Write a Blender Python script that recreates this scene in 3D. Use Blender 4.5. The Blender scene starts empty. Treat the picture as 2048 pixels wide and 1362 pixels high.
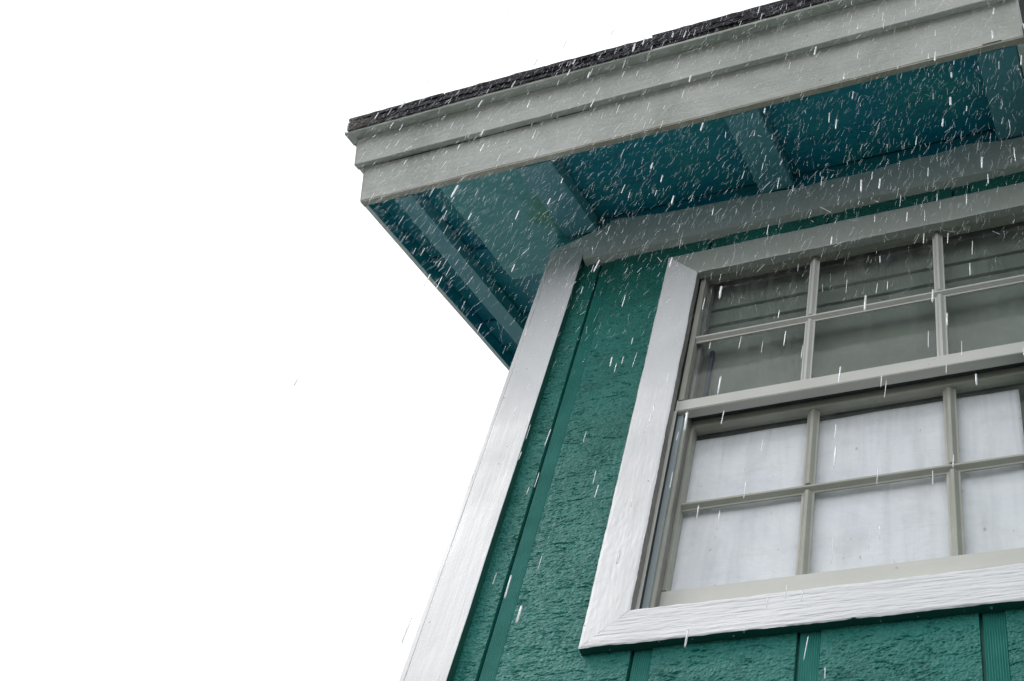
import bpy, bmesh, math, random
from mathutils import Vector, Matrix, noise

random.seed(7)
sc = bpy.context.scene
COL = sc.collection

# ------------------------------------------------------------------ camera
CAM = Vector((1.356, -1.8, 1.6))
cam_d = bpy.data.cameras.new('camera')
cam = bpy.data.objects.new('camera', cam_d)
COL.objects.link(cam)
R = ((0.91002457, 0.35807877, 0.20888962),
     (-0.18110424, 0.79666013, -0.57665752),
     (-0.37290285, 0.48694172, 0.78982987))
M = Matrix(((R[0][0], -R[1][0], -R[2][0], CAM.x),
            (R[0][1], -R[1][1], -R[2][1], CAM.y),
            (R[0][2], -R[1][2], -R[2][2], CAM.z),
            (0, 0, 0, 1)))
cam.matrix_world = M
cam_d.sensor_width = 36.0
cam_d.lens = 2886.6 / 2048 * 36.0
cam_d.clip_start = 0.05
cam_d.clip_end = 3000
sc.camera = cam

# ------------------------------------------------------------------ world, sun, exposure
SUN_EL, SUN_AZ = math.radians(52), math.radians(238)     # az: compass-like, measured from +Y clockwise
w = bpy.data.worlds.new('World')
sc.world = w
w.use_nodes = True
wn, wl = w.node_tree.nodes, w.node_tree.links
wn.clear()
wout = wn.new('ShaderNodeOutputWorld')
sky = wn.new('ShaderNodeTexSky')
sky.sky_type = 'NISHITA'
sky.sun_disc = False
sky.sun_elevation = SUN_EL
sky.sun_rotation = SUN_AZ
sky.dust_density = 4.0
hs = wn.new('ShaderNodeHueSaturation')
hs.inputs['Saturation'].default_value = 0.25
b1 = wn.new('ShaderNodeBackground'); b1.inputs['Strength'].default_value = 0.05
b2 = wn.new('ShaderNodeBackground')
b2.inputs['Color'].default_value = (0.955, 0.975, 1.0, 1)
b2.inputs['Strength'].default_value = 1.22              # bright, even overcast cloud
ad = wn.new('ShaderNodeAddShader')
wl.new(sky.outputs[0], hs.inputs['Color'])
wl.new(hs.outputs[0], b1.inputs['Color'])
wl.new(b1.outputs[0], ad.inputs[0]); wl.new(b2.outputs[0], ad.inputs[1])
wl.new(ad.outputs[0], wout.inputs['Surface'])

sun_d = bpy.data.lights.new('sun', 'SUN')
sun_d.energy = 0.75
sun_d.angle = math.radians(22)
sun_d.color = (1.0, 0.985, 0.96)
sun = bpy.data.objects.new('sun', sun_d)
COL.objects.link(sun)
sdir = Vector((math.sin(SUN_AZ) * math.cos(SUN_EL), math.cos(SUN_AZ) * math.cos(SUN_EL), math.sin(SUN_EL)))
sun.rotation_euler = sdir.to_track_quat('Z', 'Y').to_euler()
sun.location = sdir * 20

sc.view_settings.view_transform = 'Standard'
sc.view_settings.look = 'None'
sc.view_settings.exposure = 0.0
sc.view_settings.gamma = 1.0
sc.view_settings.use_curve_mapping = False

# ------------------------------------------------------------------ materials
class NT:
    def __init__(s, name):
        s.m = bpy.data.materials.new(name)
        s.m.use_nodes = True
        s.n, s.l = s.m.node_tree.nodes, s.m.node_tree.links
        s.n.clear()
        s.out = s.n.new('ShaderNodeOutputMaterial')
        s.geo = s.n.new('ShaderNodeNewGeometry')
    def mapv(s, scale, src=None, rot=(0, 0, 0)):
        a = s.n.new('ShaderNodeMapping')
        a.inputs['Scale'].default_value = scale
        a.inputs['Rotation'].default_value = rot
        s.l.new(src or s.geo.outputs['Position'], a.inputs['Vector'])
        return a.outputs[0]
    def noise(s, vec, scale, detail=4, rough=0.55, dist=0.0):
        a = s.n.new('ShaderNodeTexNoise')
        a.inputs['Scale'].default_value = scale
        a.inputs['Detail'].default_value = detail
        a.inputs['Roughness'].default_value = rough
        a.inputs['Distortion'].default_value = dist
        s.l.new(vec, a.inputs['Vector'])
        return a.outputs['Fac']
    def voro(s, vec, scale, feature='F1', rnd=1.0):
        a = s.n.new('ShaderNodeTexVoronoi')
        a.feature = feature
        a.inputs['Scale'].default_value = scale
        a.inputs['Randomness'].default_value = rnd
        s.l.new(vec, a.inputs['Vector'])
        return a.outputs['Distance']
    def ramp(s, fac, stops, interp='LINEAR'):
        a = s.n.new('ShaderNodeValToRGB')
        cr = a.color_ramp
        cr.interpolation = interp
        while len(cr.elements) < len(stops):
            cr.elements.new(0.5)
        for e, (p, c) in zip(cr.elements, stops):
            e.position = p
            e.color = (c, c, c, 1) if not hasattr(c, '__len__') else (*c, 1)
        s.l.new(fac, a.inputs['Fac'])
        return a.outputs['Color']
    def math(s, op, a, b=None, clamp=False):
        n = s.n.new('ShaderNodeMath'); n.operation = op; n.use_clamp = clamp
        for i, v in enumerate((a, b)):
            if v is None: continue
            if isinstance(v, (int, float)): n.inputs[i].default_value = v
            else: s.l.new(v, n.inputs[i])
        return n.outputs[0]
    def mix(s, fac, a, b, mode='MIX'):
        n = s.n.new('ShaderNodeMix'); n.data_type = 'RGBA'; n.blend_type = mode
        for i, v in ((0, fac), (6, a), (7, b)):
            if isinstance(v, (int, float)): n.inputs[i].default_value = v
            elif hasattr(v, '__len__'): n.inputs[i].default_value = (*v, 1)
            else: s.l.new(v, n.inputs[i])
        return n.outputs[2]
    def bump(s, h, strength=0.5, dist=0.002, nrm=None):
        n = s.n.new('ShaderNodeBump')
        n.inputs['Strength'].default_value = strength
        n.inputs['Distance'].default_value = dist
        s.l.new(h, n.inputs['Height'])
        if nrm: s.l.new(nrm, n.inputs['Normal'])
        return n.outputs[0]
    def principled(s, col, rough=0.5, nrm=None, spec=0.5):
        p = s.n.new('ShaderNodeBsdfPrincipled')
        if hasattr(col, '__len__'): p.inputs['Base Color'].default_value = (*col, 1)
        else: s.l.new(col, p.inputs['Base Color'])
        if isinstance(rough, (int, float)): p.inputs['Roughness'].default_value = rough
        else: s.l.new(rough, p.inputs['Roughness'])
        p.inputs['Specular IOR Level'].default_value = spec
        if nrm: s.l.new(nrm, p.inputs['Normal'])
        s.l.new(p.outputs[0], s.out.inputs['Surface'])
        return p

def paint(name, col, dirt, grain, rough=0.45, coarse=0.25, fine=0.35, specks=0.0, dirt_amt=0.5, spec=0.5):
    """Painted board; grain = mapping scale (small along the grain)."""
    t = NT(name)
    v = t.mapv(grain)
    g1 = t.noise(v, 14, 5, 0.6, 0.6)
    g2 = t.noise(v, 46, 4, 0.6, 0.3)
    iso = t.noise(t.mapv((1, 1, 1)), 150, 3, 0.6)
    big = t.noise(t.mapv((1, 1, 1)), 3.2, 5, 0.65, 0.8)
    dirtm = t.ramp(big, [(0.38, 0.0), (0.72, dirt_amt)])
    c = t.mix(dirtm, col, dirt)
    gg = t.ramp(g1, [(0.3, 0.0), (0.62, 1.0)])
    c = t.mix(t.math('MULTIPLY', t.math('SUBTRACT', 1.0, gg), 0.16), c, dirt)
    if specks > 0:
        sp = t.voro(t.mapv((1, 1, 1)), 26)
        sm = t.ramp(sp, [(0.0, 1.0), (0.055, 0.9), (0.075, 0.0)])
        gate = t.ramp(t.noise(t.mapv((1, 1, 1)), 9, 2), [(0.5, 0.0), (0.6, specks)])
        c = t.mix(t.math('MULTIPLY', sm, gate), c, (0.10, 0.09, 0.08))
    h = t.math('ADD', t.math('MULTIPLY', g1, 1.0), t.math('MULTIPLY', g2, 0.5))
    n1 = t.bump(h, coarse, 0.006)
    n2 = t.bump(iso, fine, 0.0012, n1)
    rr = t.ramp(big, [(0.3, rough * 0.75), (0.7, min(1, rough * 1.25))])
    t.principled(c, rr, n2, spec)
    return t.m

X_GR, Z_GR = (0.12, 1, 1), (1, 1, 0.12)
W_COL, W_DIRT = (0.79, 0.795, 0.81), (0.52, 0.53, 0.53)
M_white_z = paint('white_paint_upright', W_COL, W_DIRT, (1, 1, 0.07), 0.38, 0.35, 0.3, 0.85, 0.38)
M_white_x = paint('white_paint_rough_sawn', W_COL, (0.5, 0.51, 0.52), (0.05, 1, 1.4), 0.5, 0.95, 0.5, 0.6, 0.25)
M_fascia = paint('weathered_grey_white_paint', (0.66, 0.68, 0.645), (0.34, 0.38, 0.32), X_GR, 0.4, 0.35, 0.5, 0.8, 0.8)
M_rim = paint('grimy_board_edge', (0.62, 0.60, 0.52), (0.34, 0.32, 0.24), X_GR, 0.6, 0.4, 0.4, 0.4, 0.8)
M_frieze = paint('grey_trim_paint', (0.80, 0.85, 0.82), (0.6, 0.67, 0.64), X_GR, 0.45, 0.25, 0.3, 0.2, 0.5)
M_headtrim = paint('shaded_head_trim_paint', (0.42, 0.455, 0.42), (0.27, 0.30, 0.27), X_GR, 0.45, 0.25, 0.3, 0.2, 0.5)  # eave shade put into the head trim's colour
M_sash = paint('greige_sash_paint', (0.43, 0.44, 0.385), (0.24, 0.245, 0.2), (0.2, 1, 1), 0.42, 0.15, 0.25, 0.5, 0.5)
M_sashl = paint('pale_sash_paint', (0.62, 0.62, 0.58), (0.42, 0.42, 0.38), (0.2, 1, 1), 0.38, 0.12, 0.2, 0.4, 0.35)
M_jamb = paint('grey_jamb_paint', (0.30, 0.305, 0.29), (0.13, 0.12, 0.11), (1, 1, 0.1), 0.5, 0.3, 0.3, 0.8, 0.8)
M_track = paint('blue_grey_track_paint', (0.34, 0.40, 0.42), (0.22, 0.26, 0.27), (1, 1, 0.1), 0.4, 0.2, 0.2, 0.3, 0.5)
M_teal_r = paint('light_teal_rafter_paint', (0.14, 0.44, 0.52), (0.08, 0.32, 0.40), (1, 0.2, 0.2), 0.5, 0.3, 0.3, 0.5, 0.6)
M_navy = paint('dark_navy_casing', (0.02, 0.035, 0.06), (0.01, 0.015, 0.03), Z_GR, 0.5)
M_seam = paint('dark_seam', (0.04, 0.05, 0.05), (0.02, 0.02, 0.02), Z_GR, 0.8)

# teal soffit planks with a mossy patch
def teal_soffit():
    t = NT('teal_soffit_paint')
    v = t.mapv((0.15, 1, 1))
    g1 = t.noise(v, 20, 5, 0.6, 0.6)
    big = t.noise(t.mapv((1, 1, 1)), 5.0, 5, 0.65, 0.8)
    c = t.mix(t.ramp(big, [(0.35, 0.0), (0.65, 1.0)]), (0.006, 0.30, 0.45), (0.03, 0.36, 0.41))
    c = t.mix(t.ramp(g1, [(0.3, 0.45), (0.45, 0.0)]), c, (0.005, 0.09, 0.12))
    n1 = t.bump(g1, 0.5, 0.006)
    t.principled(c, 0.5, n1)
    return t.m
M_soffit = teal_soffit()

def teal_panel():
    t = NT('pale_teal_panel_with_moss')
    big = t.noise(t.mapv((1, 1, 1)), 7.0, 5, 0.65, 0.8)
    fine = t.noise(t.mapv((1, 1, 1)), 60, 5, 0.65)
    c = t.mix(t.ramp(big, [(0.35, 0.0), (0.65, 1.0)]), (0.07, 0.38, 0.41), (0.13, 0.47, 0.50))
    # moss grows round one damp knot near the rafter
    d = t.n.new('ShaderNodeVectorMath'); d.operation = 'DISTANCE'
    t.l.new(t.geo.outputs['Position'], d.inputs[0]); d.inputs[1].default_value = (0.035, -0.13, 4.99)
    dd = t.math('ADD', d.outputs['Value'], t.math('MULTIPLY', t.math('SUBTRACT', big, 0.5), 0.16))
    mm = t.ramp(dd, [(0.02, 0.85), (0.10, 0.0)])
    c = t.mix(mm, c, (0.01, 0.26, 0.09))
    t.principled(c, 0.55, t.bump(t.math('ADD', big, t.math('MULTIPLY', fine, 0.4)), 0.4, 0.006))
    return t.m
M_panel = teal_panel()

def green_wall():
    t = NT('rough_green_siding_paint')
    v1 = t.mapv((0.6, 1, 1.3))
    w1 = t.noise(v1, 26, 6, 0.62, 1.2)
    w2 = t.noise(v1, 85, 5, 0.62, 1.0)
    w3 = t.noise(t.mapv((1, 1, 1)), 190, 4, 0.65, 0.4)
    vert = t.noise(t.mapv((1, 1, 0.07)), 60, 4, 0.6, 0.2)
    horiz = t.noise(t.mapv((0.08, 1, 1)), 55, 4, 0.6, 0.5)
    # torn grain: thin wandering cracks, more of them in some places
    rid = t.math('ABSOLUTE', t.math('SUBTRACT', t.noise(t.mapv((0.45, 1, 1.5)), 30, 5, 0.6, 1.6), 0.5))
    crack = t.ramp(rid, [(0.0, 0.0), (0.022, 1.0)])
    gate = t.ramp(t.noise(t.mapv((1, 1, 1)), 6, 3), [(0.42, 0.0), (0.58, 1.0)])
    inv = t.math('MULTIPLY', gate, t.math('SUBTRACT', 1.0, crack))
    pits = t.ramp(t.voro(t.mapv((0.7, 1, 1)), 75), [(0.0, 1.0), (0.16, 0.0)])
    big = t.noise(t.mapv((1, 1, 1)), 2.5, 4, 0.6)
    c = t.mix(t.ramp(big, [(0.35, 0.0), (0.65, 1.0)]), (0.005, 0.138, 0.112), (0.013, 0.185, 0.155))
    hi = t.ramp(w3, [(0.5, 0.0), (0.70, 0.40)])
    c = t.mix(hi, c, (0.05, 0.26, 0.23))
    c = t.mix(t.math('MULTIPLY', inv, 0.6), c, (0.003, 0.04, 0.035))
    h = t.math('ADD', t.math('MULTIPLY', w2, 1.0), t.math('MULTIPLY', w1, 0.9))
    h = t.math('SUBTRACT', h, t.math('MULTIPLY', inv, 0.30))
    h = t.math('SUBTRACT', h, t.math('MULTIPLY', pits, 0.10))
    h = t.math('ADD', h, t.math('MULTIPLY', vert, 0.45))
    h = t.math('ADD', h, t.math('MULTIPLY', horiz, 0.45))
    n1 = t.bump(h, 0.6, 0.004)
    n2 = t.bump(w3, 0.6, 0.0015, n1)
    t.principled(c, 0.38, n2, 0.32)
    return t.m
M_green = green_wall()

def green_strip():
    t = NT('ribbed_groove_paint')
    g = t.noise(t.mapv((1, 1, 0.06)), 70, 4, 0.6, 0.2)
    b = t.noise(t.mapv((1, 1, 1)), 12, 4)
    c = t.mix(t.ramp(b, [(0.35, 0.0), (0.65, 1.0)]), (0.018, 0.19, 0.16), (0.035, 0.24, 0.205))
    t.principled(c, 0.45, t.bump(g, 0.4, 0.002))
    return t.m
M_strip = green_strip()
M_green_d = paint('painted_green_shade', (0.012, 0.10, 0.08), (0.005, 0.05, 0.04), X_GR, 0.5)  # dark green: shade painted on trim underside and corner board side

def shingle_mat():
    t = NT('dark_granule_shingle')
    a = t.noise(t.mapv((1, 1, 1)), 120, 4, 0.75)
    b = t.noise(t.mapv((1, 1, 1)), 28, 5, 0.7)
    sp = t.voro(t.mapv((1, 1, 1)), 260)
    c = t.mix(t.ramp(a, [(0.38, 0.0), (0.62, 1.0)]), (0.010, 0.010, 0.016), (0.085, 0.08, 0.10))
    c = t.mix(t.ramp(b, [(0.52, 0.0), (0.75, 0.7)]), c, (0.13, 0.12, 0.125))
    # lichen-grey end of the eave
    sx = t.n.new('ShaderNodeSeparateXYZ'); t.l.new(t.geo.outputs['Position'], sx.inputs[0])
    e = t.ramp(t.math('ADD', sx.outputs[0], t.math('MULTIPLY', b, 0.12)), [(0.0, 1.0), (0.001, 1.0)])
    ee = t.math('SUBTRACT', -0.30, t.math('ADD', sx.outputs[0], t.math('MULTIPLY', b, 0.12)))
    ee = t.math('MULTIPLY', ee, 14.0, True)
    c = t.mix(t.math('MULTIPLY', ee, 0.75), c, (0.20, 0.185, 0.155))
    h = t.math('ADD', t.math('MULTIPLY', a, 0.6), t.math('ADD', b, t.math('MULTIPLY', sp, 0.6)))
    t.principled(c, 0.75, t.bump(h, 1.0, 0.008), 0.3)
    return t.m
M_shingle = shingle_mat()

def glass_mat(name, amount):
    t = NT(name)
    dot = t.n.new('ShaderNodeVectorMath'); dot.operation = 'DOT_PRODUCT'
    t.l.new(t.geo.outputs['Normal'], dot.inputs[0]); t.l.new(t.geo.outputs['Incoming'], dot.inputs[1])
    c = t.math('ABSOLUTE', dot.outputs['Value'])
    f = t.math('POWER', t.math('SUBTRACT', 1.0, c), 5.0)
    f = t.math('MULTIPLY', t.math('ADD', t.math('MULTIPLY', f, 0.96), 0.04), amount, True)
    tr = t.n.new('ShaderNodeBsdfTransparent'); tr.inputs[0].default_value = (0.975, 0.985, 0.985, 1)
    gl = t.n.new('ShaderNodeBsdfGlossy'); gl.inputs['Roughness'].default_value = 0.015
    wob = t.noise(t.mapv((1, 1, 0.5)), 6, 2)
    t.l.new(t.bump(wob, 0.01, 0.002), gl.inputs['Normal'])
    mx = t.n.new('ShaderNodeMixShader')
    t.l.new(f, mx.inputs[0]); t.l.new(tr.outputs[0], mx.inputs[1]); t.l.new(gl.outputs[0], mx.inputs[2])
    # rain-washed dirt film: streaks down the pane and dried specks
    df = t.n.new('ShaderNodeBsdfDiffuse'); df.inputs[0].default_value = (0.36, 0.38, 0.37, 1)
    s1 = t.noise(t.mapv((1, 1, 0.07)), 30, 4, 0.6, 0.4)
    s2 = t.noise(t.mapv((1, 1, 1)), 11, 5, 0.65, 0.6)
    fac = t.math('ADD', t.ramp(s1, [(0.5, 0.0), (0.8, 0.10)]), t.ramp(s2, [(0.5, 0.02), (0.75, 0.10)]))
    sp = t.voro(t.mapv((1, 1, 0.55)), 38)
    fac = t.math('ADD', fac, t.math('MULTIPLY', t.ramp(sp, [(0.0, 0.5), (0.05, 0.35), (0.08, 0.0)]),
                 t.ramp(s2, [(0.48, 0.0), (0.56, 1.0)])), True)
    m2 = t.n.new('ShaderNodeMixShader')
    t.l.new(fac, m2.inputs[0]); t.l.new(mx.outputs[0], m2.inputs[1]); t.l.new(df.outputs[0], m2.inputs[2])
    t.l.new(m2.outputs[0], t.out.inputs['Surface'])
    return t.m
M_glass = glass_mat('window_glass', 0.42)

def cloth_mat():
    t = NT('white_shade_cloth')
    st = t.noise(t.mapv((1, 1, 0.10)), 22, 5, 0.65, 0.8)
    bl = t.noise(t.mapv((1, 1, 1)), 5, 5, 0.65, 0.6)
    hz = t.noise(t.mapv((0.25, 1, 1)), 26, 5, 0.6, 1.4)
    c = t.mix(t.ramp(st, [(0.5, 0.0), (0.8, 0.5)]), (0.94, 0.94, 0.975), (0.66, 0.66, 0.66))
    c = t.mix(t.ramp(bl, [(0.4, 0.0), (0.65, 0.45)]), c, (0.80, 0.81, 0.88))
    c = t.mix(t.ramp(hz, [(0.58, 0.0), (0.78, 0.18)]), c, (0.60, 0.60, 0.60))
    sp = t.voro(t.mapv((1, 1, 0.6)), 24)
    c = t.mix(t.math('MULTIPLY', t.ramp(sp, [(0.0, 1.0), (0.06, 0.6), (0.09, 0.0)]),
              t.ramp(st, [(0.5, 0.0), (0.58, 0.7)])), c, (0.30, 0.30, 0.32))
    n = t.bump(t.math('ADD', bl, t.math('MULTIPLY', hz, 0.2)), 0.2, 0.02)
    p = t.principled(c, 0.8, n, 0.2)
    return t.m
M_cloth = cloth_mat()

def simple(name, col, rough=0.8, sc1=4.0, var=0.3):
    t = NT(name)
    b = t.noise(t.mapv((1, 1, 1)), sc1, 6, 0.6)
    c = t.mix(t.ramp(b, [(0.35, 0.0), (0.65, 1.0)]), col, tuple(x * (1 - var) for x in col))
    t.principled(c, rough, t.bump(b, 0.3, 0.01))
    return t.m
M_ground = simple('wet_gravel_ground', (0.105, 0.102, 0.095), 0.7, 9.0, 0.5)
M_room = simple('dim_room_wall', (0.16, 0.18, 0.165), 0.9)
M_blind = simple('grey_green_blind_cloth', (0.22, 0.25, 0.21), 0.9, 5.0, 0.3)
M_dark = simple('dark_stained_wall', (0.012, 0.016, 0.018), 0.7)
M_deck = simple('roof_deck_wood', (0.12, 0.10, 0.08), 0.9)

def water_mat(name, tr, col):
    t = NT(name)
    a = t.n.new('ShaderNodeBsdfTransparent')
    d = t.n.new('ShaderNodeBsdfDiffuse'); d.inputs[0].default_value = (*col, 1)
    tl = t.n.new('ShaderNodeBsdfTranslucent'); tl.inputs[0].default_value = (*col, 1)
    m1 = t.n.new('ShaderNodeMixShader'); m1.inputs[0].default_value = 0.55
    t.l.new(d.outputs[0], m1.inputs[1]); t.l.new(tl.outputs[0], m1.inputs[2])
    gl = t.n.new('ShaderNodeBsdfGlossy'); gl.inputs['Roughness'].default_value = 0.1
    m3 = t.n.new('ShaderNodeMixShader'); m3.inputs[0].default_value = 0.2
    t.l.new(m1.outputs[0], m3.inputs[1]); t.l.new(gl.outputs[0], m3.inputs[2])
    m2 = t.n.new('ShaderNodeMixShader'); m2.inputs[0].default_value = 1 - tr
    t.l.new(a.outputs[0], m2.inputs[1]); t.l.new(m3.outputs[0], m2.inputs[2])
    t.l.new(m2.outputs[0], t.out.inputs['Surface'])
    return t.m
M_drop = water_mat('rain_water', 0.32, (0.95, 0.96, 0.98))
M_spray = water_mat('spray_water', 0.76, (0.9, 0.93, 0.95))

# ------------------------------------------------------------------ helpers
def link(name, me, mat, parent=None):
    o = bpy.data.objects.new(name, me)
    COL.objects.link(o)
    if mat is not None and not me.materials:
        me.materials.append(mat)
    if parent is not None:
        o.parent = parent
    return o

def from_bm(name, bm, mat, parent=None, smooth=False):
    me = bpy.data.meshes.new(name)
    bmesh.ops.recalc_face_normals(bm, faces=bm.faces)
    bm.to_mesh(me); bm.free()
    if smooth:
        for p in me.polygons: p.use_smooth = True
    return link(name, me, mat, parent)

def empty(name, loc=(0, 0, 0), parent=None):
    o = bpy.data.objects.new(name, None)
    o.location = loc
    o.empty_display_size = 0.2
    COL.objects.link(o)
    if parent is not None: o.parent = parent
    return o

def add_box(bm, x0, x1, y0, y1, z0, z1, bev=0.0, wob=0.0, seg=0.12, seed=0):
    """Box, split along its longest side when it should wobble like sawn timber."""
    L = [x1 - x0, y1 - y0, z1 - z0]
    ax = L.index(max(L))
    n = max(1, int(L[ax] / seg)) if wob > 0 else 1
    lo = [x0, y0, z0]; hi = [x1, y1, z1]
    a, b = [i for i in range(3) if i != ax]
    rings = []
    for k in range(n + 1):
        t = k / n
        r = []
        for (sa, sb) in ((0, 0), (1, 0), (1, 1), (0, 1)):
            p = [0, 0, 0]
            p[ax] = lo[ax] + t * L[ax]
            p[a] = hi[a] if sa else lo[a]
            p[b] = hi[b] if sb else lo[b]
            if wob > 0:
                q = Vector((p[0] * 6 + seed, p[1] * 6 + 3.1 * sa, p[2] * 6 + 7.7 * sb))
                q2 = Vector((p[0] * 31 + seed, p[1] * 31 + 3.1 * sa, p[2] * 31 + 7.7 * sb))
                p[a] += wob * (noise.noise(q) + 0.5 * noise.noise(q2))
                p[b] += wob * (noise.noise(q + Vector((17, 5, 3))) + 0.5 * noise.noise(q2 + Vector((17, 5, 3))))
            r.append(bm.verts.new(p))
        rings.append(r)
    new = []
    for k in range(n):
        for i in range(4):
            j = (i + 1) % 4
            new.append(bm.faces.new((rings[k][i], rings[k][j], rings[k + 1][j], rings[k + 1][i])))
    new.append(bm.faces.new(rings[0])); new.append(bm.faces.new(rings[-1]))
    if bev > 0:
        es = set()
        for f in new:
            for e in f.edges:
                es.add(e)
        sel = []
        for e in es:
            if len(e.link_faces) == 2:
                f0, f1 = e.link_faces
                f0.normal_update(); f1.normal_update()
                if abs(f0.normal.dot(f1.normal)) < 0.6: sel.append(e)
        bmesh.ops.bevel(bm, geom=sel, offset=bev, segments=2, profile=0.6, affect='EDGES', clamp_overlap=True)
    return new

def board(name, mat, parent, x0, x1, y0, y1, z0, z1, bev=0.0025, wob=0.0, seg=0.12, seed=0):
    bm = bmesh.new()
    add_box(bm, x0, x1, y0, y1, z0, z1, bev, wob, seg, seed)
    return from_bm(name, bm, mat, parent)

def prism(name, mat, parent, poly, y0, y1, bev=0.002, div=0):
    """Polygon in the XZ plane, given depth from y0 (front) to y1."""
    bm = bmesh.new()
    f = [bm.verts.new((x, y0, z)) for x, z in poly]
    g = [bm.verts.new((x, y1, z)) for x, z in poly]
    bm.faces.new(f); bm.faces.new(g[::-1])
    n = len(poly)
    for i in range(n):
        j = (i + 1) % n
        bm.faces.new((f[i], g[i], g[j], f[j]))
    if bev > 0:
        front = [e for e in bm.edges if e.verts[0].co.y == y0 and e.verts[1].co.y == y0]
        bmesh.ops.bevel(bm, geom=front, offset=bev, segments=2, profile=0.6, affect='EDGES', clamp_overlap=True)
    return from_bm(name, bm, mat, parent)

TH = math.radians(24.4)
CT, ST = math.cos(TH), math.sin(TH)
O_Z = 5.0
def roofp(x, r, n):                                     # roof frame -> world (front slope)
    return Vector((x, r * CT - n * ST, O_Z + r * ST + n * CT))

def roof_board(name, mat, parent, x0, x1, r0, r1, n0, n1, bev=0.002, wob=0.0, seg=0.12, seed=0):
    bm = bmesh.new()
    add_box(bm, x0, x1, r0, r1, n0, n1, bev, wob, seg, seed)
    for v in bm.verts:
        v.co = roofp(*v.co)
    return from_bm(name, bm, mat, parent)

# ------------------------------------------------------------------ ground
bm = bmesh.new()
N = 24
vs = [[bm.verts.new(((i / N - .5) * 800, (j / N - .5) * 800, 0)) for j in range(N + 1)] for i in range(N + 1)]
for i in range(N):
    for j in range(N):
        bm.faces.new((vs[i][j], vs[i + 1][j], vs[i + 1][j + 1], vs[i][j + 1]))
g = from_bm('ground', bm, M_ground)
g['kind'] = 'structure'

# ------------------------------------------------------------------ house
house = empty('house')
house['label'] = 'green wooden house with white trim, teal open eaves and dark shingle roof edge'
house['category'] = 'house'

YW = 0.020                                               # face of the siding
WX0, WX1 = 0.446, 1.357                                  # window opening
WZ0, WZ1 = 3.488, 4.728
HX1 = 1.46                                               # where the projecting wing starts
RIDGE = 2.75                                             # r of the ridge

# wall core behind the siding panels, with the window opening left out
bm = bmesh.new()
for (x0, x1, z0, z1) in ((0.004, WX0 - .012, 0, 5.02), (WX1 + .012, HX1 + .3, 0, 5.02),
                         (WX0 - .012, WX1 + .012, 0, WZ0 - .012), (WX0 - .012, WX1 + .012, WZ1 + .012, 5.02)):
    add_box(bm, x0, x1, YW + .0145, 0.10, z0, z1)
wall = from_bm('front_wall', bm, M_strip, house)

# siding: wide rough panels between shallow ribbed grooves
grooves = [0.1555 + 0.3092 * k for k in range(5)]
GW = 0.043
def relief(x, z):
    """Depth (m, + = into the wall) of rough, torn-grain siding."""
    n = noise.noise
    d = 0.0007 * n(Vector((x * 50, 0.3, z * 80))) + 0.0010 * n(Vector((x * 115, 5.3, z * 170))) + 0.0012 * n(Vector((x * 220, 9.1, z * 320)))
    # saw marks: short ridges up the board, broken by torn grain across it
    vm = n(Vector((x * 9, 4.4, z * 3)))
    d += 0.0013 * n(Vector((x * 130, 2.2, z * 9))) * max(0.15, vm + .35)
    d += 0.0007 * n(Vector((x * 10, 7.7, z * 190)))
    wx = .35 * n(Vector((x * 45, 0, z * 45)))
    for sc_, zf, th, dep in ((13, 75, .075, .0030), (26, 150, .10, .0020)):
        w_ = n(Vector((x * sc_, 1.7 * sc_, z * zf + wx)))
        c = max(0.0, 1 - abs(w_) / th)
        if c > 0:
            gte = n(Vector((x * sc_ * 1.6, 8.8, z * zf * .45))) * 2.2 + .15
            if gte > 0: d += dep * c * min(1, gte)
    return d
def panel(x0, x1, z0, z1):
    fine = z1 > 2.9 and x0 < 1.30
    if fine and z0 < 2.9:
        panel(x0, x1, z0, 2.9); z0 = 2.9
    if fine and z1 > 4.86:
        z1 = 4.86
    st = 0.0020 if fine else 0.03
    nx, nz = max(2, int((x1 - x0) / st)), max(2, int((z1 - z0) / st))
    vv, ff = [], []
    for i in range(nx + 1):
        for j in range(nz + 1):
            x = x0 + (x1 - x0) * i / nx; z = z0 + (z1 - z0) * j / nz
            d = relief(x, z) if fine else 0.0
            if i in (0, nx): x += 0.0008 * noise.noise(Vector((z * 30, x * 9, 0)))
            vv.append((x, YW + d, z))
    for i in range(nx):
        b_ = i * (nz + 1)
        for j in range(nz):
            k = b_ + j
            ff.append((k, k + nz + 1, k + nz + 2, k + 1))
    def side(ids, flip):
        base = len(vv)
        for q in ids: vv.append((vv[q][0], YW + .0142, vv[q][2]))
        for q in range(len(ids) - 1):
            a, b, c, d_ = ids[q], base + q, base + q + 1, ids[q + 1]
            ff.append((a, b, c, d_) if not flip else (a, d_, c, b))
    W = nz + 1
    side(list(range(W)), True)
    side(list(range(nx * W, nx * W + W)), False)
    side([i * W for i in range(nx + 1)], False)
    side([i * W + nz for i in range(nx + 1)], True)
    me = bpy.data.meshes.new('siding_panel')
    me.from_pydata(vv, [], ff)
    return link('siding_panel', me, M_green, wall)
def siding(xa, xb, z0, z1):
    cur = xa
    for gx in grooves:
        if gx + GW <= xa: continue
        if gx >= xb: break
        if gx > cur: panel(cur, gx, z0, z1)
        cur = gx + GW
        rib(max(gx + .0052, xa), min(gx + GW, xb), z0, z1)
    if cur < xb: panel(cur, xb, z0, z1)
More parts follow.
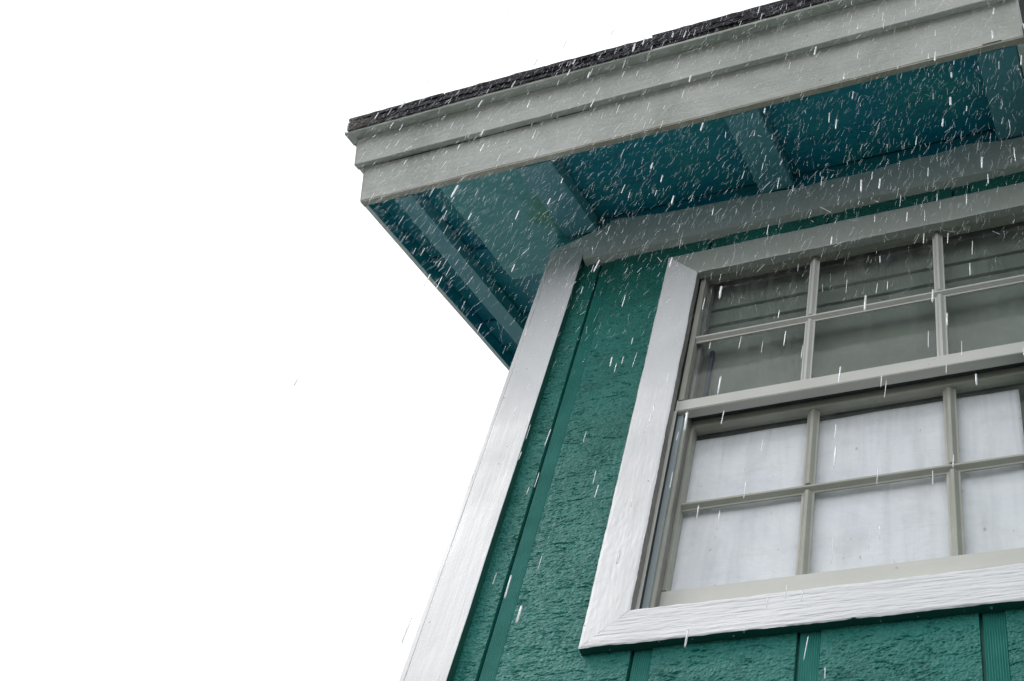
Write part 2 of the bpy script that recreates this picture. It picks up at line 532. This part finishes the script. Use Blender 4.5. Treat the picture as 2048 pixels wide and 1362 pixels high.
def rib(x0, x1, z0, z1):
    bm = bmesh.new()
    n = max(2, int(round((x1 - x0) / 0.0044)))
    prev = None
    pts = [(x0, YW + .0143)]
    for k in range(n + 1):
        x = x0 + (x1 - x0) * k / n
        pts.append((x, YW + .0050))
        if k < n: pts.append((x + (x1 - x0) / n * .5, YW + .0026))
    for (x, y) in pts:
        a = bm.verts.new((x, y, z0)); b = bm.verts.new((x, y, z1))
        if prev: bm.faces.new((prev[0], a, b, prev[1]))
        prev = (a, b)
    return from_bm('groove_strip', bm, M_strip, wall)
siding(0.055, WX0 - .03, 2.0, 4.99)
siding(WX0 - .03, WX1 + .03, 2.0, WZ0 - .03)
siding(WX0 - .03, WX1 + .03, WZ1 + .02, 4.99)
siding(WX1 + .03, HX1, 2.0, 4.99)
bm = bmesh.new(); add_box(bm, 0.055, HX1, YW, YW + .0135, 0, 1.998)
from_bm('lower_siding', bm, M_green, wall)

# gable side wall, back wall, wing
def wall_poly(name, pts, x0, x1, mat):
    bm = bmesh.new()
    a = [bm.verts.new((x0, y, z)) for y, z in pts]; b = [bm.verts.new((x1, y, z)) for y, z in pts]
    bm.faces.new(a); bm.faces.new(b[::-1])
    for i in range(len(pts)):
        j = (i + 1) % len(pts)
        bm.faces.new((a[i], a[j], b[j], b[i]))
    return from_bm(name, bm, mat, house)
ry = RIDGE * CT; rz = O_Z + RIDGE * ST
wall_poly('side_wall', [(0.034, 0), (2 * ry, 0), (2 * ry, O_Z + .05), (ry, rz + .05), (0.034, O_Z + .06)], 0.012, 0.10, M_green)
board('back_wall', M_green, house, 0.10, 4.0, 2 * ry - .1, 2 * ry, 0, O_Z, 0)
# wing that projects beside the window, just beyond the right edge of view
board('wing_wall', M_green, house, HX1 + .002, 4.0, -0.30, 2 * ry - .102, 0, 4.856, 0.002)
uw = board('upper_wing_wall', M_dark, house, 1.3192, 4.0, -0.33, 2.4, 4.885, 6.4, 0.002)
board('wing_eave_trim', M_frieze, house, 1.3190, 4.0, -0.345, 2.0, 4.858, 4.884, 0.002)

# corner board: front face board plus the edge of the board on the side
cb = board('corner_board', M_white_z, house, 0.0125, 0.1075, -0.0005, 0.0335, 0.0, 4.93, 0.002, 0.0012, 0.15, 2)
cb.data.materials.append(M_green_d)  # shadow stripe beside the board, painted on its side faces
for p_ in cb.data.polygons:
    if p_.normal.x > .8: p_.material_index = 1
board('board_edge', M_white_z, cb, 0.0, 0.0115, 0.0005, 0.12, 0.0, 4.925, 0.002, 0.0008, 0.2, 5)
# frieze board with its hand-painted, uneven upper edge
fz = [(0.0, 4.855), (1.4, 4.855)]
up = [(1.4, 5.006), (1.26, 4.993), (1.211, 4.996), (1.17, 5.010), (1.126, 5.020), (1.08, 5.008), (1.039, 5.002), (0.988, 5.009),
      (0.93, 4.999), (0.89, 4.992), (0.834, 4.991), (0.77, 4.995), (0.72, 4.987), (0.689, 4.988), (0.64, 4.996), (0.56, 5.004),
      (0.496, 5.006), (0.42, 5.010), (0.36, 5.014), (0.31, 5.018), (0.25, 5.030), (0.21, 5.040), (0.185, 5.046), (0.166, 5.040),
      (0.150, 5.012), (0.10, 4.992), (0.06, 4.97), (0.03, 4.955), (0.0, 4.945)]
def dense(pts, amp):
    out = []
    for i in range(len(pts) - 1):
        (xa, za), (xb, zb) = pts[i], pts[i + 1]
        k = max(1, int(abs(xa - xb) / 0.012))
        for q in range(k):
            t = q / k
            x = xa + (xb - xa) * t
            out.append((x, za + (zb - za) * t + amp * noise.noise(Vector((x * 60, 1.3, 0))) + amp * .6 * noise.noise(Vector((x * 160, 1.3, 0)))))
    out.append(pts[-1])
    return out
blk = board('frieze_backing', M_panel, house, 0.004, 0.150, 0.004, 0.034, 4.935, 5.075, 0.001)
board('frieze_backing', M_soffit, house, 0.1505, 1.32, 0.004, 0.034, 4.935, 5.075, 0.001)
# the frieze's own body stops level with the backing; corner board butts under it
bm = bmesh.new()
top = dense(up, 0.0022)
lowp = [(1.4, 4.858)] 
f = []
xs = [p[0] for p in top]
for (x, z) in top:
    zb = 4.857 + 0.0008 * noise.noise(Vector((x * 20, 4, 0)))
    if x < 0.108: zb = 4.932
    f.append((bm.verts.new((x, -0.0015, z)), bm.verts.new((x, -0.0015, zb)), bm.verts.new((x, 0.0035, z)), bm.verts.new((x, 0.0335, zb))))
for a, b in zip(f[:-1], f[1:]):
    bm.faces.new((a[0], b[0], b[1], a[1])); bm.faces.new((a[0], a[2], b[2], b[0])); bm.faces.new((a[1], b[1], b[3], a[3]))
from_bm('frieze_board', bm, M_frieze, house)

# ------------------------------------------------------------------ window
bm = bmesh.new()
JX0, JX1 = 0.432, 1.371
# jamb liner, split into stops and tracks so that it steps back in depth
def jamb_side(sgn):
    x = IXL if sgn < 0 else IXR
    def bx(y0, y1, prot):
        a, b = (x - .05, x + prot) if sgn < 0 else (x - prot, x + .05)
        return add_box(bm, a, b, y0, y1, WZ0, WZ1, 0.0006)
    bx(0.0525, 0.0698, 0.0245)
    bx(0.0700, 0.1150, -0.014)
IXL, IXR = 0.4565, 1.3465
jamb_side(-1); jamb_side(1)
add_box(bm, WX0 - .014, WX1 + .014, 0.0226, 0.115, WZ1 + .0005, WZ1 + .025, 0.001)
win = from_bm('window', bm, M_jamb, house)
# storm stop and screen track, seen in the lower half below the outer sash
for sg, x in ((-1, IXL), (1, IXR)):
    def pb(nm, m_, p0, p1, y0, y1, z1):
        a, b = (x + p0, x + p1) if sg < 0 else (x - p1, x - p0)
        board(nm, m_, win, a, b, y0, y1, WZ0, z1, 0.0006)
    pb('stop_bead', M_sashl, -.020, .0055, 0.0235, 0.0262, 4.128)
    pb('dark_gap', M_seam, -.020, .0050, 0.0264, 0.0372, 4.128)
    pb('screen_track', M_track, -.020, .0175, 0.0374, 0.0440, 4.128)
    pb('stop_bead', M_sash, -.020, .0245, 0.0442, 0.0523, 4.128)
# sill, sloping outwards
bm = bmesh.new()
add_box(bm, WX0 - .014, WX1 + .014, 0.0226, 0.115, WZ0 - .03, WZ0 + .004, 0.001)
for v in bm.verts:
    if v.co.z > WZ0 - .01: v.co.z += (v.co.y - .03) * .35
from_bm('sill', bm, M_sashl, win)

# flat white trim boards, mitred at the corners
TX0, TX1, TZ0, TZ1 = 0.367, 1.437, 3.4085, 4.773
IX0, IX1, IZ0, IZ1 = 0.456, 1.347, 3.494, 4.669
def trim(mat, quad, horiz):
    """Mitred board with rough sawn, slightly wavering edges."""
    bm = bmesh.new()
    (ax, az), (bx_, bz), (cx, cz), (dx, dz) = quad       # outer start, outer end, inner end, inner start
    n = 420 if horiz else 300
    nn = 30
    grid = []
    for k in range(n + 1):
        t = k / n
        ox, oz = ax + (bx_ - ax) * t, az + (bz - az) * t
        ix, iz = dx + (cx - dx) * t, dz + (cz - dz) * t
        row = []
        for q in range(nn + 1):
            s = q / nn
            x = ox + (ix - ox) * s; z = oz + (iz - oz) * s
            y = 0.0 + 0.0009 * noise.noise(Vector((x * 11, 0.4, z * 11)))
            if horiz and az < 4:
                y += 0.0006 * noise.noise(Vector((x * 14, 1.1, z * 190))) + 0.0005 * noise.noise(Vector((x * 40, 4.1, z * 380))) + 0.0007 * max(0, noise.noise(Vector((x * 22, 9.1, z * 110)))) 
            else:
                y += 0.0003 * noise.noise(Vector((x * 90, 1.1, z * 60))) + 0.0003 * noise.noise(Vector((x * 190, 4.1, z * 30)))
            if q in (0, nn):
                y += 0.0018
            elif q in (1, nn - 1):
                y += 0.0004
            amp = 0.0022 if horiz else 0.0012
            d = amp * noise.noise(Vector((x * 16, 2 + q, z * 16))) + amp * .5 * noise.noise(Vector((x * 70, 2 + q, z * 70)))
            if k not in (0, n) and q in (0, nn):
                if horiz: z += d
                else: x += d
            row.append(bm.verts.new((x, y, z)))
        grid.append(row)
    for k in range(n):
        for q in range(nn):
            bm.faces.new((grid[k][q], grid[k + 1][q], grid[k + 1][q + 1], grid[k][q + 1]))
    back = lambda v, : bm.verts.new((v.co.x, 0.0222, v.co.z))
    for col in (0, nn):
        bk = [back(grid[k][col]) for k in range(n + 1)]
        for k in range(n):
            bm.faces.new((grid[k][col], bk[k], bk[k + 1], grid[k + 1][col]))
    for r_ in (0, n):
        bk = [back(v) for v in grid[r_]]
        for q in range(nn):
            bm.faces.new((grid[r_][q], bk[q], bk[q + 1], grid[r_][q + 1]))
    bmesh.ops.recalc_face_normals(bm, faces=bm.faces)
    for fc in bm.faces:
        nn_ = fc.normal; cc = fc.calc_center_median()
        if horiz and nn_.z < -.8 and abs(cc.z - TZ0) < .01: fc.material_index = 1  # shade below the bottom trim, put into the colour
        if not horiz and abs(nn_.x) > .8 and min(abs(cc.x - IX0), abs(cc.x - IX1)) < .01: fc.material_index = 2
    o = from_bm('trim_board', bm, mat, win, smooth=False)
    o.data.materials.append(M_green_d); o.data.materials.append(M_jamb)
    return o
e = 0.0001
trim(M_white_z, ((TX0, TZ0 + e), (TX0, TZ1 - e), (IX0, IZ1 - e), (IX0, IZ0 + e)), False)
trim(M_white_z, ((TX1, TZ0 + e), (TX1, TZ1 - e), (IX1, IZ1 - e), (IX1, IZ0 + e)), False)
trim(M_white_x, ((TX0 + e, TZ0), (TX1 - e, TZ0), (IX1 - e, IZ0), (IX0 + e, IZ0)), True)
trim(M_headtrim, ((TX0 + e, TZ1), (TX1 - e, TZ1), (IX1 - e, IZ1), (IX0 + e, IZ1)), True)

def muntin(mat, vertical, c, a, b, w_, yb, depth):
    """Moulded bar: stepped, chamfered section, front ridge towards the viewer."""
    prof = [(-w_ / 2, 0), (-w_ / 2, -depth * .25), (-w_ * .36, -depth * .32), (-w_ * .14, -depth * .92), (-w_ * .10, -depth),
            (w_ * .10, -depth), (w_ * .14, -depth * .92), (w_ * .36, -depth * .32), (w_ / 2, -depth * .25), (w_ / 2, 0)]
    bm = bmesh.new()
    A, B = [], []
    for (u, d) in prof:
        ins = -d if not vertical else -d * .0
        if vertical:
            A.append(bm.verts.new((c + u, yb + d, a))); B.append(bm.verts.new((c + u, yb + d, b)))
        else:
            A.append(bm.verts.new((a, yb + d, c + u))); B.append(bm.verts.new((b, yb + d, c + u)))
    for i in range(len(prof)):
        j = (i + 1) % len(prof)
        bm.faces.new((A[i], A[j], B[j], B[i]))
    bm.faces.new(A); bm.faces.new(B[::-1])
    return from_bm('muntin', bm, mat, win)

def sash(mat_face, x0, x1, z0, z1, gx0, gx1, gz0, gz1, y0, y1, yg, mx, mz, w_v, w_h, mat_bot, mat_top, mmat):
    board('bottom_rail', mat_bot, win, x0, x1, y0 - .0005, y1, z0, gz0, 0.002)
    board('top_rail', mat_top, win, x0, x1, y0 - .0005, y1, gz1, z1, 0.002)
    board('stile', mat_face, win, x0, gx0, y0, y1, gz0 + .0003, gz1 - .0003, 0.002)
    board('stile', mat_face, win, gx1, x1, y0, y1, gz0 + .0003, gz1 - .0003, 0.002)
    xs_ = [gx0] + list(mx) + [gx1]
    zs_ = [gz0, mz, gz1]
    muntin(mmat, False, mz, gx0 + .0004, gx1 - .0004, w_h, yg + .001, yg - y0 - .001)
    for m_ in mx:
        muntin(mmat, True, m_, gz0 + .0004, mz - w_h * .42, w_v, yg + .0008, yg - y0 - .0025)
        muntin(mmat, True, m_, mz + w_h * .42, gz1 - .0004, w_v, yg + .0008, yg - y0 - .0025)
    # one pane per opening, each set a hair out of true
    k = 0
    for i in range(3):
        for j in range(2):
            bm = bmesh.new()
            xa, xb, za, zb = xs_[i] + .001, xs_[i + 1] - .001, zs_[j] + .001, zs_[j + 1] - .001
            add_box(bm, xa, xb, yg + .0013, yg + .0043, za, zb)
            cx_, cz_ = (xa + xb) / 2, (za + zb) / 2
            sx, sz = random.uniform(-.0016, .0016), random.uniform(-.0016, .0016)
            for v in bm.verts:
                v.co.y += (v.co.x - cx_) * sx + (v.co.z - cz_) * sz
            from_bm('pane', bm, M_glass, win)
            k += 1
MX = (0.7470, 1.0410)
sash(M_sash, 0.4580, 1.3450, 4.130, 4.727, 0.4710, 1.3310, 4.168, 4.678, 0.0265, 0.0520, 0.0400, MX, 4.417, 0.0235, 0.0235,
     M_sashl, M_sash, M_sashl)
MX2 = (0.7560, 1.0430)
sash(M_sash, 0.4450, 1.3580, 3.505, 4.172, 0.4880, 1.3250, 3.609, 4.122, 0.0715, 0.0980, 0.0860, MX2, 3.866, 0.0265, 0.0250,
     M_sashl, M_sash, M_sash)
board('weather_strip', M_seam, win, 0.482, 1.320, 0.0525, 0.0700, 4.142, 4.150, 0.001)
board('parting_bead', M_sash, win, 0.482, 1.320, 0.0525, 0.0700, 4.1515, 4.166, 0.001)

# inner casing seen through the upper panes
board('inner_casing', M_navy, win, 0.4960, 0.5060, 0.070, 0.078, 4.18, 4.41, 0.001)
board('inner_casing', M_room, win, 0.395, 0.448, 0.118, 0.170, 3.48, 4.76, 0.001)
board('inner_casing', M_navy, win, 1.362, 1.378, 0.152, 0.165, 4.17, 4.62, 0.001)

# dim room behind the glass
bm = bmesh.new()
add_box(bm, 0.104, 1.456, 0.30, 2.6, 2.3, 5.0)
for fc in [f for f in bm.faces if abs(f.calc_center_median().y - 0.30) < .001]:
    bm.faces.remove(fc)
room = from_bm('inner_room', bm, M_room, house)

# white shade hanging inside behind the lower sash
bm = bmesh.new()
nx, nz = 70, 60
SX0, SX1, SZ0, SZ1 = 0.470, 1.1790, 3.50, 4.1080
gr = []
for i in range(nx + 1):
    row = []
    for j in range(nz + 1):
        x = SX0 + (SX1 - SX0) * i / nx; z = SZ0 + (SZ1 - SZ0) * j / nz
        t = j / nz
        y = 0.1015 + (1 - t) * 0.003 * (math.sin(x * 19 + .6) + .6 * math.sin(x * 43 + z * 3)) * .5
        y += 0.003 * noise.noise(Vector((x * 7, z * 4, 2)))
        if t < .3:
            y += 0.006 * (1 - t / .3) * noise.noise(Vector((x * 4 + 7, z * 34 + x * 6, 8)))
        row.append(bm.verts.new((x, y, z)))
    gr.append(row)
for i in range(nx):
    for j in range(nz):
        bm.faces.new((gr[i][j], gr[i + 1][j], gr[i + 1][j + 1], gr[i][j + 1]))
shade = from_bm('hanging_cloth', bm, M_cloth, None, smooth=True)
md = shade.modifiers.new('thick', 'SOLIDIFY'); md.thickness = 0.0015
shade['label'] = 'stained white cloth hanging inside behind the lower window panes'
shade['category'] = 'cloth'

# pleated blind, pulled up behind the upper panes
bm = bmesh.new()
zs = [4.05, 4.186, 4.190, 4.530, 4.5315, 4.600, 4.6015, 4.700, 4.7015, 4.80]
yy = [0.150, 0.150, 0.080, 0.086, 0.079, 0.086, 0.079, 0.086, 0.078, 0.084]
nx = 60
cols = []
for i in range(nx + 1):
    x = 0.452 + (1.352 - 0.452) * i / nx
    cols.append([bm.verts.new((x, y + .0025 * noise.noise(Vector((x * 5, z * 3, 1))), z + .003 * noise.noise(Vector((x * 3, k // 2, 4))))) for k, (z, y) in enumerate(zip(zs, yy))])
for a, b in zip(cols[:-1], cols[1:]):
    for k in range(len(zs) - 1):
        bm.faces.new((a[k], b[k], b[k + 1], a[k + 1]))
blind = from_bm('window_blind', bm, M_blind)
md = blind.modifiers.new('thick', 'SOLIDIFY'); md.thickness = 0.0015; md.offset = 1
blind['label'] = 'dim grey-green folded blind seen through the upper window panes'
blind['category'] = 'blind'

# ------------------------------------------------------------------ roof
X0 = -0.412
XR = 1.3165
bm = bmesh.new()
add_box(bm, -0.424, XR - .001, -0.338, RIDGE, 0.075, 0.205)
for v in bm.verts: v.co = roofp(*v.co)
nb = len(bm.verts)
add_box(bm, -0.424, XR - .001, -0.338, RIDGE, 0.075, 0.205)     # the rear slope mirrors the front
bm.verts.ensure_lookup_table()
for v in list(bm.verts)[nb:]:
    p = roofp(*v.co); p.y = 2 * ry - p.y; v.co = p
roof = from_bm('roof', bm, M_deck, house)

# soffit planks running along the eave between and above the rafters
edges_r = [-0.3380, -0.1330, 0.030]
while edges_r[-1] < RIDGE - .2: edges_r.append(edges_r[-1] + 0.185)
for k in range(len(edges_r) - 1):
    a, b = edges_r[k] + .0015, edges_r[k + 1] - .0015
    dz = [0.0, 0.011, 0.002, 0.008][k % 4]
    x1 = XR - .03 if k < 2 else 0.09
    roof_board('soffit_plank', M_soffit, roof, X0 + .001, x1, a, b, 0.050 + dz, 0.074, 0.003, 0.0022, 0.03, k * 3.7)
# paler panel let in between the outer rafters
roof_board('soffit_panel', M_panel, roof, -0.205, 0.0345, -0.337, 0.16, 0.016, 0.049, 0.002, 0.0015, .05, 4)

def rafter(x0, x1, r1, mat, seed):
    roof_board('rafter', mat, roof, x0, x1, -0.337, r1, 0.0, 0.0485, 0.002, 0.0012, 0.05, seed)
rafter(-0.332, -0.279, RIDGE - .3, M_teal_r, 1)
rafter(0.036, 0.129, -0.002, M_teal_r, 2)
rafter(0.598, 0.686, -0.002, M_teal_r, 3)
rafter(1.207, 1.296, -0.002, M_teal_r, 4)

# fascia, built of two boards and a capping strip, returned along the rake
roof_board('fascia_board', M_fascia, roof, -0.4262, XR, -0.359, -0.3385, 0.0035, 0.150, 0.002, 0.0008, 0.10, 1)
roof_board('board_edge', M_rim, roof, -0.4255, XR - .0005, -0.3585, -0.339, 0.0, 0.0030, 0.001, 0.0006, 0.05, 9)
roof_board('fascia_board', M_fascia, roof, -0.4462, XR + .001, -0.3795, -0.3595, 0.120, 0.211, 0.002, 0.0012, 0.06, 2)
roof_board('drip_cap', M_fascia, roof, -0.4700, XR + .002, -0.4100, -0.3600, 0.2115, 0.2195, 0.002, 0.0008, 0.08, 3)
rk = roof_board('rake_board', M_frieze, roof, -0.4262, -0.4130, -0.3380, RIDGE, 0.0, 0.150, 0.0015, 0.0006, 0.10, 4)
rk.data.materials.append(M_soffit)                       # inner face painted with the soffit
for p_ in rk.data.polygons:
    if p_.normal.x > .8: p_.material_index = 1
roof_board('rake_board', M_fascia, roof, -0.4462, -0.4265, -0.3590, RIDGE, 0.120, 0.211, 0.002, 0.0008, 0.10, 5)
roof_board('drip_cap', M_fascia, roof, -0.4700, -0.4262, -0.3598, RIDGE, 0.2115, 0.2195, 0.002, 0.0008, 0.10, 6)
roof_board('rake_board', M_frieze, roof, 1.2975, XR, -0.3380, -0.004, 0.0, 0.150, 0.002, 0.0008, 0.10, 7)
# open joint under the step of the fascia: an old caulk line that has split
roof_board('open_joint', M_seam, roof, -0.40, 0.105, -0.3601, -0.3592, 0.1165, 0.1192, 0)
roof_board('open_joint', M_seam, roof, 0.145, 0.245, -0.3601, -0.3592, 0.1172, 0.1192, 0)
roof_board('split', M_seam, roof, 1.225, 1.268, -0.3594, -0.3588, 0.0052, 0.0080, 0)

# shingles: a thick built-up edge, then courses up the slope
def shingle_mesh(L, D, T, seed):
    bm = bmesh.new()
    n = 14
    rows = []
    for k in range(n + 1):
        x = L * k / n
        j1 = 0.0035 * noise.noise(Vector((x * 50, seed * 3.1, 0)))
        j2 = 0.0022 * noise.noise(Vector((x * 60, seed * 3.1, 5)))
        rows.append([bm.verts.new((x, j1, 0)), bm.verts.new((x, j1 + j2, T + j2 * .8)), bm.verts.new((x, D, T)), bm.verts.new((x, D, 0))])
    for a, b in zip(rows[:-1], rows[1:]):
        for i in range(4):
            j = (i + 1) % 4
            bm.faces.new((a[i], b[i], b[j], a[j]))
    bm.faces.new(rows[0]); bm.faces.new(rows[-1][::-1])
    bmesh.ops.recalc_face_normals(bm, faces=bm.faces)
    me = bpy.data.meshes.new('shingle'); bm.to_mesh(me); bm.free()
    me.materials.append(M_shingle)
    return me
RM = Matrix(((1, 0, 0, 0), (0, CT, -ST, 0), (0, ST, CT, O_Z), (0, 0, 0, 1)))
meshes = [shingle_mesh(0.298, 0.20, 0.0085, s) for s in range(5)]
def put_shingle(x, r, n, tilt, me, clipx=1.0):
    o = bpy.data.objects.new('shingle', me)
    COL.objects.link(o)
    o.parent = roof
    o.matrix_world = RM @ Matrix.Translation((x, r, n)) @ Matrix.Rotation(tilt, 4, 'X') @ Matrix.Rotation(random.uniform(-.006, .006), 4, 'Z') @ Matrix.Diagonal((clipx, 1, 1, 1))
for layer in range(5):
    x = -0.462 + (-0.0 if layer % 2 == 0 else -0.0)
    first = 1.0 if layer % 2 == 0 else 0.5
    c = first
    while x < XR - 0.02:
        wdt = 0.30 * c
        if x + wdt > XR: c = (XR - x) / 0.30
        put_shingle(x + (random.uniform(-.003, .003) if x > -.4 else 0), -0.412 + random.uniform(-.0035, .004), 0.2197 + layer * 0.0088 + random.uniform(-.0004, .0012),
                    0, meshes[random.randrange(5)], c)
        x += 0.30 * c; c = 1.0
course = 0
rr = -0.285
while rr < RIDGE - 0.1:
    x = -0.462
    c = 0.5 if course % 2 else 1.0
    while x < XR - 0.02:
        if x + .30 * c > XR: c = (XR - x) / .30
        put_shingle(x, rr + random.uniform(-.003, .003), 0.2560, -0.035, meshes[random.randrange(5)], c)
        x += 0.30 * c; c = 1.0
    rr += 0.145
    course += 1

# ------------------------------------------------------------------ rain
def add_streak(verts, faces, p, d, L, w_, bend=0.0):
    d = d.normalized()
    a = d.cross(Vector((0.3, 0.9, 0.2))).normalized(); b = d.cross(a)
    base = len(verts)
    side = (a * random.uniform(-1, 1) + b * random.uniform(-1, 1)) * bend
    prof = ((0.0, 0.55), (0.08, 1.0), (0.92, 1.0), (1.0, 0.5))
    for (t, r_) in prof:
        c = p + d * (L * (t - .5)) + side * (L * (t * (1 - t)))
        for k in range(3):
            an = k * 2.0944
            verts.append(c + (a * math.cos(an) + b * math.sin(an)) * (w_ * .5 * r_))
    for s in range(len(prof) - 1):
        for k in range(3):
            j = (k + 1) % 3
            faces.append((base + s * 3 + k, base + s * 3 + j, base + s * 3 + 3 + j, base + s * 3 + 3 + k))
    faces.append((base, base + 2, base + 1)); e_ = base + 9
    faces.append((e_, e_ + 1, e_ + 2))

def mesh_of(name, verts, faces, mat):
    me = bpy.data.meshes.new(name)
    me.from_pydata([tuple(v) for v in verts], [], faces)
    me.materials.append(mat)
    for p in me.polygons: p.use_smooth = True
    return link(name, me, mat)

rnd = random.Random(21)
V, F = [], []
# drops that let go of the drip edge and the fascia, falling straight down in the air before the eave
for k in range(430):
    z = 5.05 - rnd.random() ** 1.9 * 3.0
    xm = -0.40 + max(0, 4.75 - z) * .62
    x = rnd.uniform(min(.36, xm) if rnd.random() < .96 else -.4, 1.5)
    y = -0.44 - abs(rnd.gauss(0, .10))
    d = Vector((rnd.gauss(-.03, .025), rnd.gauss(0, .02), -1))
    big = rnd.random() < .26
    if big: add_streak(V, F, Vector((x, y, z)), d, rnd.uniform(.026, .048), rnd.uniform(.0026, .0046))
    else: add_streak(V, F, Vector((x, y, z)), d, rnd.uniform(.018, .045), rnd.uniform(.0009, .0020))
rain = mesh_of('falling_rain', V, F, M_drop)
rain['label'] = 'bright falling raindrops streaking straight down in front of the eave and window'
rain['category'] = 'rain'
rain['kind'] = 'stuff'

V, F = [], []
for k in range(20000):
    x = rnd.uniform(-0.5, 1.5)
    y = -0.42 - rnd.random() * 0.42
    u = rnd.random()
    z = 5.17 + (y + .42) * .6 - 1.5 * u ** 1.5
    if x < -.15 and z < 4.3: continue
    ph = rnd.gauss(-.20, .17) if rnd.random() < .93 else rnd.gauss(0, .6)
    d = Vector((math.sin(ph), rnd.gauss(0, .12), -math.cos(ph)))
    add_streak(V, F, Vector((x, y, z)), d, rnd.uniform(.008, .026), rnd.uniform(.00025, .0006) if rnd.random() < .95 else rnd.uniform(.001, .0018), rnd.uniform(0, .04))
spray = mesh_of('rain_spray', V, F, M_spray)
spray['label'] = 'fine curved rain spray splashing about the roof edge and soffit'
spray['category'] = 'spray'
spray['kind'] = 'stuff'

# beads of water hanging from the lower edge of the fascia and the window head
bm = bmesh.new()
for k in range(75):
    x = rnd.uniform(-0.42, 1.30)
    p = roofp(x, -0.353 + rnd.uniform(-.004, .008), -0.0015)
    bmesh.ops.create_icosphere(bm, subdivisions=1, radius=rnd.uniform(.0013, .0028), matrix=Matrix.Translation(p) @ Matrix.Diagonal((1, 1, 1.3, 1)))
for k in range(11):
    x = rnd.uniform(0.375, 1.43)
    bmesh.ops.create_icosphere(bm, subdivisions=1, radius=rnd.uniform(.0012, .0024), matrix=Matrix.Translation((x, rnd.uniform(.002, .012), TZ0 - .0012)) @ Matrix.Diagonal((1, 1, 1.4, 1)))
beads = from_bm('hanging_drops', bm, M_spray, smooth=True)
beads['label'] = 'small water beads hanging along the fascia edge and window trim'
beads['category'] = 'water beads'
beads['kind'] = 'stuff'
